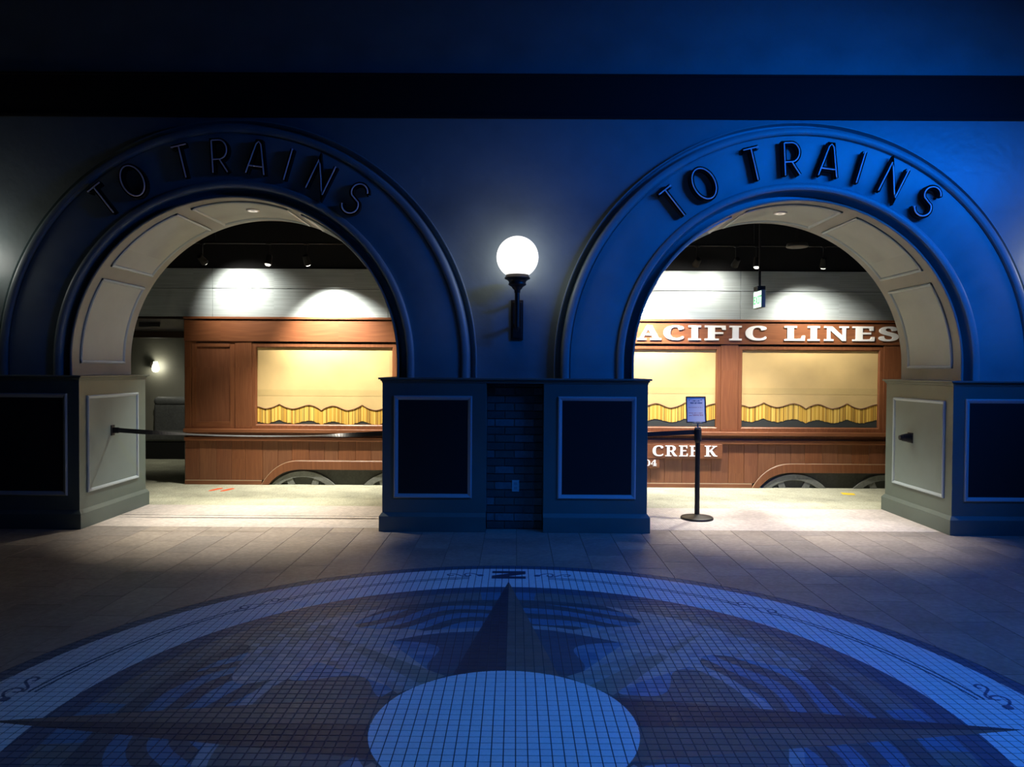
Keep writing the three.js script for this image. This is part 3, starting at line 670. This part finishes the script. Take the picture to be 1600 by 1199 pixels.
    for (const deg of [69, 111]) { const a = deg * Math.PI / 180, c = Math.cos(a), s = Math.sin(a), q0 = (0.001 - cy) / s, q1 = RI + 0.01; if (q1 - q0 < 0.01) continue; const w0 = 0.05, w1 = 0.04; part(rim, 'spoke', extrude(lim([[x + q0 * c - w0 * s, 0.001], [x + q0 * c + w0 * s, 0.001], [x + q1 * c + w1 * s, cy + q1 * s - w1 * c], [x + q1 * c - w1 * s, cy + q1 * s + w1 * c]]), ZF - 0.044, ZF - 0.020), M.wheel); }
  }
  // lettering
  const font = await new FontLoader().loadAsync('fonts/droid/droid_serif_bold.typeface.json');
  const glyph = (ch, x0, x1, y0, y1, z, depth, fat) => {
    const ge = new TextGeometry(ch, { font, size: 1, depth: 0.1, curveSegments: 6, bevelEnabled: true, bevelThickness: 0.01, bevelSize: fat, bevelSegments: 1 });
    ge.computeBoundingBox(); const b = ge.boundingBox;
    ge.translate(-b.min.x, -b.min.y, -b.min.z);
    ge.scale((x1 - x0) / (b.max.x - b.min.x), (y1 - y0) / (b.max.y - b.min.y), depth / (b.max.z - b.min.z));
    return boxUV(ge.translate(x0, y0, z));
  };
  const cx = (v) => (980 + v / 3.636 - 805) / 115;     // crop column to metres on the front of the car
  const line = part(g, 'name_line', box(0.94, 5.2, 1.99, 2.0, ZF + 0.0195, ZF + 0.0205, 0), M.woodH);
  for (const [ch, a, b] of [['P', -90, 34], ['A', 52, 188], ['C', 201, 315], ['I', 341, 412], ['F', 433, 552], ['I', 571, 642], ['C', 663, 782], ['L', 881, 999], ['I', 1013, 1082], ['N', 1106, 1246], ['E', 1266, 1392], ['S', 1413, 1527]])
    part(line, `letter_${ch.toLowerCase()}`, glyph(ch, cx(a), cx(b), 2.005, 2.205, ZF + 0.0205, 0.018, 0.026), M.whiteLetter, 'bold white slab serif letter');
  const board = part(g, 'name_board', box(-0.4, 2.815, 0.402, 0.598, ZF - 0.005, ZF + 0.04, 0.004), M.woodH);
  for (const [ch, a, b] of [['C', 144, 205], ['R', 216, 284], ['E', 293, 344], ['E', 353, 405], ['K', 438, 511]])
    part(board, `letter_${ch.toLowerCase()}`, glyph(ch, cx(a), cx(b), 0.432, 0.578, ZF + 0.04, 0.008, 0.004), M.whiteLetter, 'white serif letter');
  const num = part(g, 'number_board', box(0.4, 1.965, 0.272, 0.40, ZF - 0.005, ZF + 0.034, 0.004), M.woodH);
  for (const [ch, name, a, b] of [['0', 'zero', 100, 132], ['4', 'four', 136, 169]])
    part(num, `numeral_${name}`, glyph(ch, cx(a), cx(b), 0.298, 0.382, ZF + 0.034, 0.008, 0.004), M.whiteLetter, 'white serif numeral');
}

// lounge seen through the doorway
{
  structure('wall_lounge_back', box(-9, FX0, 0, 2.3, -13.6, -13.5, 0), M.loungeWall, 'dim wall of the lounge', 'wall');
  structure('wall_lounge_right', box(FX0 - 0.06, FX0 - 0.001, 0, 2.28, -13.5, -10.13, 0), M.loungeWall);
  structure('ceiling_lounge', box(-9, FX0, 2.14, 2.28, -13.5, -10.201, 0), M.ceilingBlack);
  const h = thing('doorway_header', 'grey panel over a dark wooden beam across the top of the lounge doorway', 'door header');
  part(h, 'panel', box(-5.65, FX0 - 0.001, 2.09, 2.26, -10.19, -10.09, 0.002), M.headerGrey);
  part(h, 'beam', box(-5.65, FX0 - 0.001, 2.0, 2.088, -10.19, -10.06, 0.003), M.darkWood);
  part(h, 'crown', box(-5.65, FX0 - 0.001, 2.262, 2.288, -10.19, -10.05, 0.003), M.darkWood);
  single('sign_plate', box(-5.16, -4.88, 2.152, 2.212, -10.09, -10.07, 0.003), M.blackPaint, 'small unlit black sign plate on the panel over the lounge doorway', 'sign');
  // bench seat against the back wall
  const b = thing('bench_seat', 'dim grey upholstered bench seat with rolled back in the lounge', 'bench', [-5.95, 0, -13.1]);
  part(b, 'base', box(-0.60, 0.9, 0, 0.30, -0.32, 0.38, 0.01), M.blackPaint);
  part(b, 'seat_cushion', box(-0.58, 0.88, 0.30, 0.46, -0.30, 0.40, 0.05), M.leather);
  part(b, 'backrest', box(-0.58, 0.88, 0.40, 0.95, -0.32, -0.14, 0.05), M.leather);
  part(b, 'back_roll', new THREE.CapsuleGeometry(0.085, 1.3, 6, 16).rotateZ(Math.PI / 2).translate(0.15, 0.98, -0.20), M.leather);
  // wall lamp of the lounge
  const s = thing('wall_sconce', 'small glowing teardrop sconce on the lounge wall above the bench', 'sconce', [-6.56, 1.60, -13.40]);
  part(s, 'shade', lathe([[0.001, -0.10], [0.035, -0.095], [0.06, -0.065], [0.068, -0.03], [0.058, 0.02], [0.04, 0.07], [0.036, 0.10], [0.001, 0.10]], 24), glow(lin(0.95, 1.0, 0.82), 2.2), 'glowing glass shade');
  part(s, 'bracket', box(-0.11, -0.05, -0.01, 0.09, -0.098, -0.02, 0.004), M.bronze);
  const p = new THREE.PointLight(lin(1.0, 0.97, 0.78), 0.3, 0, 2); p.position.set(0, 0, 0.0); p.castShadow = true; p.shadow.radius = 2; s.add(p);
  const d = thing('ceiling_downlight', 'small bright downlight in the low lounge ceiling behind the doorway beam', 'downlight', [-5.86, 2.14, -12.1]);
  part(d, 'trim_ring', lathe([[0.05, 0], [0.052, -0.012], [0.085, -0.008], [0.09, 0]], 24), M.chrome);
  part(d, 'lamp', lathe([[0.001, -0.006], [0.05, -0.006], [0.05, -0.001], [0.001, -0.001]], 24), glow(lin(1, 0.97, 0.85), 1.4));
  const sl = new THREE.SpotLight(lin(1, 0.97, 0.82), 3.2, 0, 1.0, 1, 2); sl.position.set(0, -0.03, 0); sl.target.position.set(-0.1, -2, -0.7); sl.castShadow = true; d.add(sl, sl.target);
}

// track lights over the rail car
{
  const bar = single('light_track', box(-6, 6.5, 3.16, 3.19, -9.32, -9.28, 0.004), M.beam, 'black lighting track hanging over the rail car', 'track');
  const hang = [];
  for (let x = -5.5; x < 6.4; x += 1.7) hang.push(box(x - 0.008, x + 0.008, 3.19, 3.6, -9.308, -9.292, 0));
  part(bar, 'hanger_rods', merge(hang), M.beam);
  // x, aim x, aim y, candela, half angle
  const heads = [[-3.96, -3.72, 2.45, -10.03, 8, 0.86], [-3.12, -3.5, 0, -8.9, 42, 0.72], [-2.64, -2.42, 1.7, -10.03, 48, 0.80], [-0.6, -0.7, 1.7, -10.03, 32, 0.8], [0.7, 0.5, 1.7, -10.03, 32, 0.8], [1.55, 1.75, 1.65, -10.03, 52, 0.80],
    [2.28, 2.15, 2.45, -10.03, 3.6, 0.95], [2.77, 2.68, 2.45, -10.03, 3, 0.95], [3.03, 2.9, 0, -9.0, 46, 0.8], [3.87, 4.02, 1.45, -10.03, 15, 1.0]];
  for (const [i, [x, tx, ty, tz, cd, ang]] of heads.entries()) {
    const pos = new THREE.Vector3(x, 2.96, -9.3), dir = new THREE.Vector3(tx, ty, tz).sub(pos).normalize();
    const g = thing('track_spotlight', tz > -10 ? (x < 0 ? 'small bright track spotlight turned down to the carpet near the orange footprints' : 'small bright track spotlight turned down to the carpet beside the hanging exit sign') : 'small track spotlight head turned to the metal wall over the rail car', 'spotlight', pos.toArray(), 'track spotlights over the rail car');
    const q = new THREE.Quaternion().setFromUnitVectors(new THREE.Vector3(0, -1, 0), dir);
    const head = part(g, 'head', lathe([[0.001, 0.07], [0.03, 0.066], [0.036, 0.05], [0.042, -0.02], [0.046, -0.06], [0.042, -0.06], [0.036, -0.02], [0.001, -0.02]], 20), M.beam); head.quaternion.copy(q);
    const lens = part(g, 'lens', lathe([[0.001, -0.078], [0.026, -0.076], [0.036, -0.062], [0.036, -0.022], [0.001, -0.022]], 20), glow(TRACK_WHITE, 2.5)); lens.quaternion.copy(q);
    part(g, 'stem', merge([box(-0.008, 0.008, 0.03, 0.20, -0.008, 0.008, 0), box(-0.03, 0.03, 0.19, 0.20, -0.018, 0.018, 0)]), M.ceilingBlack);
    const s = new THREE.SpotLight(TRACK_WHITE, cd, 0, ang, 1, 2);
    s.position.copy(dir).multiplyScalar(0.11); s.target.position.copy(dir).multiplyScalar(2); s.castShadow = true; s.shadow.radius = 1.5; g.add(s, s.target);
  }
}

// hanging exit sign, seen nearly edge on
{
  const g = thing('exit_sign', 'lit green and white EXIT sign hanging edge on from a black rod', 'sign', [2.97, 2.36, -9.0]);
  part(g, 'housing', box(-0.024, 0.024, 0.0, 0.21, -0.15, 0.15, 0.004), std(lin(0.10, 0.13, 0.13), 0.5));
  part(g, 'canopy', box(-0.05, 0.05, 0.21, 0.265, -0.07, 0.07, 0.004), M.blackPaint);
  part(g, 'rod', box(-0.012, 0.012, 0.265, 1.24, -0.012, 0.012, 0.003), M.blackPaint);
  const c = document.createElement('canvas'); c.width = 256; c.height = 180; const x = c.getContext('2d');
  x.fillStyle = '#d8ffe4'; x.fillRect(0, 0, 256, 180); x.fillStyle = '#0fae4c'; x.font = 'bold 124px sans-serif'; x.textAlign = 'center'; x.textBaseline = 'middle'; x.fillText('EXIT', 128, 96);
  const t = new THREE.CanvasTexture(c); t.colorSpace = THREE.SRGBColorSpace;
  const mt = std(0x111111, 0.4, { emissive: 0xffffff, emissiveMap: t, emissiveIntensity: 1.6 });
  for (const s of [-1, 1]) part(g, 'face', new THREE.PlaneGeometry(0.285, 0.195).rotateY(s * Math.PI / 2).translate(s * 0.0255, 0.105, 0), mt, 'lit face with EXIT in green');
}
// pale drum on the black ceiling
{
  const g = thing('ceiling_speaker', 'dim round speaker disc hanging under the black ceiling', 'speaker', [3.42, 3.1, -9.0]);
  part(g, 'disc', lathe([[0.001, 0], [0.12, 0.002], [0.13, 0.012], [0.12, 0.05], [0.001, 0.07]], 32), std(lin(0.05, 0.047, 0.04), 0.7));
  part(g, 'rod', new THREE.CylinderGeometry(0.008, 0.008, 0.44, 8).translate(0, 0.28, 0), M.blackMetal);
}

// ------------------------------------------------------------------ belts, post, clips, small things
{
  const yb = 0.925, zb = -7.79, xa = -SPAN + 1.30;
  const clip = thing('belt_clip', 'black belt clip on the panel of the pier by the lounge doorway', 'belt clip', [xa, yb, zb]);
  part(clip, 'plate', box(0.004, 0.012, -0.055, 0.055, -0.035, 0.035, 0.002), M.blackPaint);
  part(clip, 'holder', box(0.012, 0.075, -0.03, 0.03, -0.012, 0.012, 0.004), M.blackPaint);
  // belt sagging and twisting across the arch
  const x0 = xa + 0.075, x1 = -1.30 - 0.05, n = 90, pos = [], hw = 0.024, ht = 0.0012;
  const ring = (i) => {
    const t = i / n, x = x0 + (x1 - x0) * t, y = yb - 0.06 * 4 * t * (1 - t) * 0.8 - 0.012 * t;
    const ph = 1.34 * smooth(Math.min(1, Math.max(0, t / 0.3))) * (1 - smooth(Math.min(1, Math.max(0, (t - 0.72) / 0.24))));
    const c = Math.cos(ph), s = Math.sin(ph);
    return [[hw, ht], [hw, -ht], [-hw, -ht], [-hw, ht]].map(([a, b]) => [x, y + a * c - b * s, zb - a * s - b * c]);
  };
  for (let i = 0; i < n; i++) { const A = ring(i), B = ring(i + 1); for (let k = 0; k < 4; k++) { const l = (k + 1) % 4; pos.push(...A[k], ...B[k], ...B[l], ...A[k], ...B[l], ...A[l]); } }
  const ge = new THREE.BufferGeometry(); ge.setAttribute('position', new THREE.Float32BufferAttribute(pos, 3)); ge.computeVertexNormals();
  single('barrier_belt', boxUV(ge), M.belt, 'long black barrier belt twisting across the arch beside the lounge', 'belt');
  const rec = thing('belt_receiver', 'black belt reel on the side of the wide pier holding the long belt', 'belt clip', [-1.30, yb - 0.012, zb]);
  part(rec, 'plate', box(-0.012, -0.004, -0.055, 0.055, -0.035, 0.035, 0.002), M.blackPaint);
  part(rec, 'holder', box(-0.05, -0.012, -0.035, 0.035, -0.02, 0.02, 0.004), M.blackPaint);
}
{
  const x = 1.965, z = -7.9, g = thing('stanchion', 'black belt barrier post with round base standing under the arch', 'barrier post', [x, 0.001, z]);
  part(g, 'base', lathe([[0.001, 0], [0.17, 0], [0.173, 0.006], [0.172, 0.018], [0.165, 0.024], [0.10, 0.036], [0.045, 0.046], [0.036, 0.052], [0.001, 0.052]], 48), M.blackMetal);
  part(g, 'post', new THREE.CylinderGeometry(0.0265, 0.0265, 0.80, 24).translate(0, 0.45, 0), M.blackMetal);
  part(g, 'belt_head', lathe([[0.001, 0.82], [0.027, 0.82], [0.037, 0.85], [0.039, 0.865], [0.039, 0.965], [0.034, 0.972], [0.001, 0.972]], 28), M.blackPaint);
  // belt to the wide pier
  const bp = [], ya = 0.935, yb = 0.905, xa = 1.34, xb = x - 0.037;
  const shape = [[xb, ya - 0.025], [xb, ya + 0.025], [xa, yb + 0.022], [xa, yb - 0.022]];
  const q = extrude([[xa, yb - 0.022], [xb, ya - 0.025], [xb, ya + 0.025], [xa, yb + 0.022]], z - 0.0012, z + 0.0012);
  single('barrier_belt', q, M.belt, 'short black barrier belt from the post to the wide pier', 'belt');
  const rec = thing('belt_receiver', 'black belt receiver on the side of the wide pier beside the post', 'belt clip', [1.30, yb, z]);
  part(rec, 'plate', box(0.004, 0.012, -0.055, 0.055, -0.035, 0.035, 0.002), M.blackPaint);
  part(rec, 'holder', box(0.012, 0.04, -0.03, 0.03, -0.012, 0.012, 0.004), M.blackPaint);
  // framed notice on top of the post
  const c = document.createElement('canvas'); c.width = 210; c.height = 297; const k = c.getContext('2d');
  k.fillStyle = '#dfe0ea'; k.fillRect(0, 0, 210, 297);
  const row = (y, h, x0, x1, col, gap) => { k.fillStyle = col; let a = x0; let i = 0; while (a < x1) { const w = 5 + hash(i, y) * 9; k.fillRect(a, y + hash(i, y, 2) * 2, Math.min(w, x1 - a), h - hash(i, y, 3) * 3); a += w + (hash(i, y, 4) > 0.75 ? gap * 2 : gap * 0.6); i++; } };
  row(36, 15, 62, 148, '#33507c', 4); row(28, 10, 24, 36, '#6d7ea4', 3); row(26, 12, 158, 176, '#6d7ea4', 3);
  row(60, 18, 40, 178, '#3c5a86', 4);
  row(118, 9, 20, 180, '#a98fa0', 5); row(186, 9, 22, 186, '#b07a86', 5); row(204, 9, 60, 186, '#c08a90', 5); row(216, 8, 22, 186, '#a97a8a', 5);
  const t = new THREE.CanvasTexture(c); t.colorSpace = THREE.SRGBColorSpace;
  const s = thing('notice_sign', 'small framed paper notice clipped on top of the barrier post', 'sign', [x - 0.012, 0.974, z]);
  part(s, 'clamp', merge([box(-0.022, 0.042, 0, 0.012, -0.02, 0.02, 0.003), box(0.002, 0.018, 0.01, 0.055, -0.006, 0.006, 0.002), box(-0.045, 0.065, 0.05, 0.068, -0.012, 0.012, 0.003)]), M.chrome, 'bright metal clamp');
  const fr = part(s, 'frame', ribbon([[-0.108, 0.062], [0.104, 0.062], [0.104, 0.346], [-0.108, 0.346]], [[0, -0.006], [0, 0.006], [0.010, 0.006], [0.010, -0.006]], true), M.blackPaint);
  const pp = new THREE.PlaneGeometry(0.194, 0.266).translate(-0.002, 0.204, 0.0022);
  part(s, 'paper', pp, std(0xffffff, 0.6, { map: t }), 'pale lavender sheet with blue heading and red lines');
  part(s, 'backing', box(-0.10, 0.096, 0.07, 0.338, -0.003, 0.0015, 0), M.blackPaint);
  fr.parent.rotation.set(-0.16, -0.06, 0);
}
{
  const g = thing('belt_clip', 'empty black belt clip on the pale panel of the pier beside the yellow floor mark', 'belt clip', [SPAN - 1.30, 0.885, -7.96]);
  part(g, 'plate', box(-0.012, -0.004, -0.055, 0.055, -0.05, 0.05, 0.002), M.blackPaint);
  part(g, 'holder', new THREE.CylinderGeometry(0.036, 0.052, 0.085, 20).rotateZ(Math.PI / 2).translate(-0.052, 0, 0), M.blackPaint);
  part(g, 'socket', new THREE.CylinderGeometry(0.026, 0.030, 0.03, 16).rotateZ(Math.PI / 2).translate(-0.108, 0, 0), M.blackPaint);
}
{
  const g = thing('wall_outlet', 'small pale electrical outlet plate low on the brick recess', 'outlet', [0.01, 0.43, ZBRICK + 0.004]);
  part(g, 'plate', box(-0.036, 0.036, -0.058, 0.058, 0, 0.006, 0.002), M.outlet);
  for (const y of [-0.022, 0.022]) part(g, 'socket', box(-0.016, 0.016, y - 0.014, y + 0.014, 0.005, 0.008, 0.002), std(lin(0.3, 0.3, 0.3), 0.5));
}
{
  const foot = (x, z, rot) => {
    const pts = []; for (let i = 0; i < 28; i++) { const a = i / 28 * 2 * Math.PI, s = Math.sin(a), c = Math.cos(a); pts.push([c * (0.044 + 0.010 * s - 0.008 * Math.cos(2 * a)), s * 0.13]); }
    const g = extrude(pts, 0, 0.0015); g.rotateX(-Math.PI / 2); g.rotateY(rot); g.translate(x, 0.0005, z); return g;
  };
  single('footprint_sticker', foot(-3.91, -9.58, -0.28), M.orange, 'orange footprint sticker on the pale carpet before the rail car', 'sticker', 'orange footprint stickers');
  single('footprint_sticker', foot(-3.75, -9.56, -0.28), M.orange, 'orange footprint sticker on the pale carpet before the rail car', 'sticker', 'orange footprint stickers');
  single('floor_mark', extrude([[-0.09, -0.07], [0.06, -0.1], [0.1, 0.04], [-0.05, 0.1]], 0, 0.0015).rotateX(-Math.PI / 2).translate(4.34, 0.0005, -9.58), M.yellow, 'yellow floor sticker on the pale carpet near the rail car wheel', 'sticker');
}

// ------------------------------------------------------------------ stage lights of the hall, outside the frame
for (const L of STAGE) {
  const g = thing('stage_light', L.label, 'stage light', L.at, L.group);
  const dir = new THREE.Vector3(...L.to).sub(new THREE.Vector3(...L.at)).normalize(), q = new THREE.Quaternion().setFromUnitVectors(new THREE.Vector3(0, -1, 0), dir);
  const can = part(g, 'can', lathe([[0.001, 0.22], [0.08, 0.21], [0.11, 0.16], [0.12, 0.0], [0.125, -0.10], [0.12, -0.10], [0.115, 0.0], [0.001, 0.0]], 28), M.blackMetal); can.quaternion.copy(q);
  const lens = part(g, 'lens', lathe([[0.001, -0.02], [0.112, -0.02], [0.112, -0.01], [0.001, -0.01]], 28), glow(L.color, 2)); lens.quaternion.copy(q);
  part(g, 'hanger', box(-0.015, 0.015, 0.1, HALLTOP - L.at[1], -0.015, 0.015, 0.003), M.blackMetal);
  const s = new THREE.SpotLight(L.color, L.cd, 0, L.angle, 1, 2);
  s.position.copy(dir).multiplyScalar(0.11); s.target.position.copy(dir).multiplyScalar(3); s.castShadow = true; s.shadow.radius = L.size; g.add(s, s.target);
}

renderer.render(scene, camera);
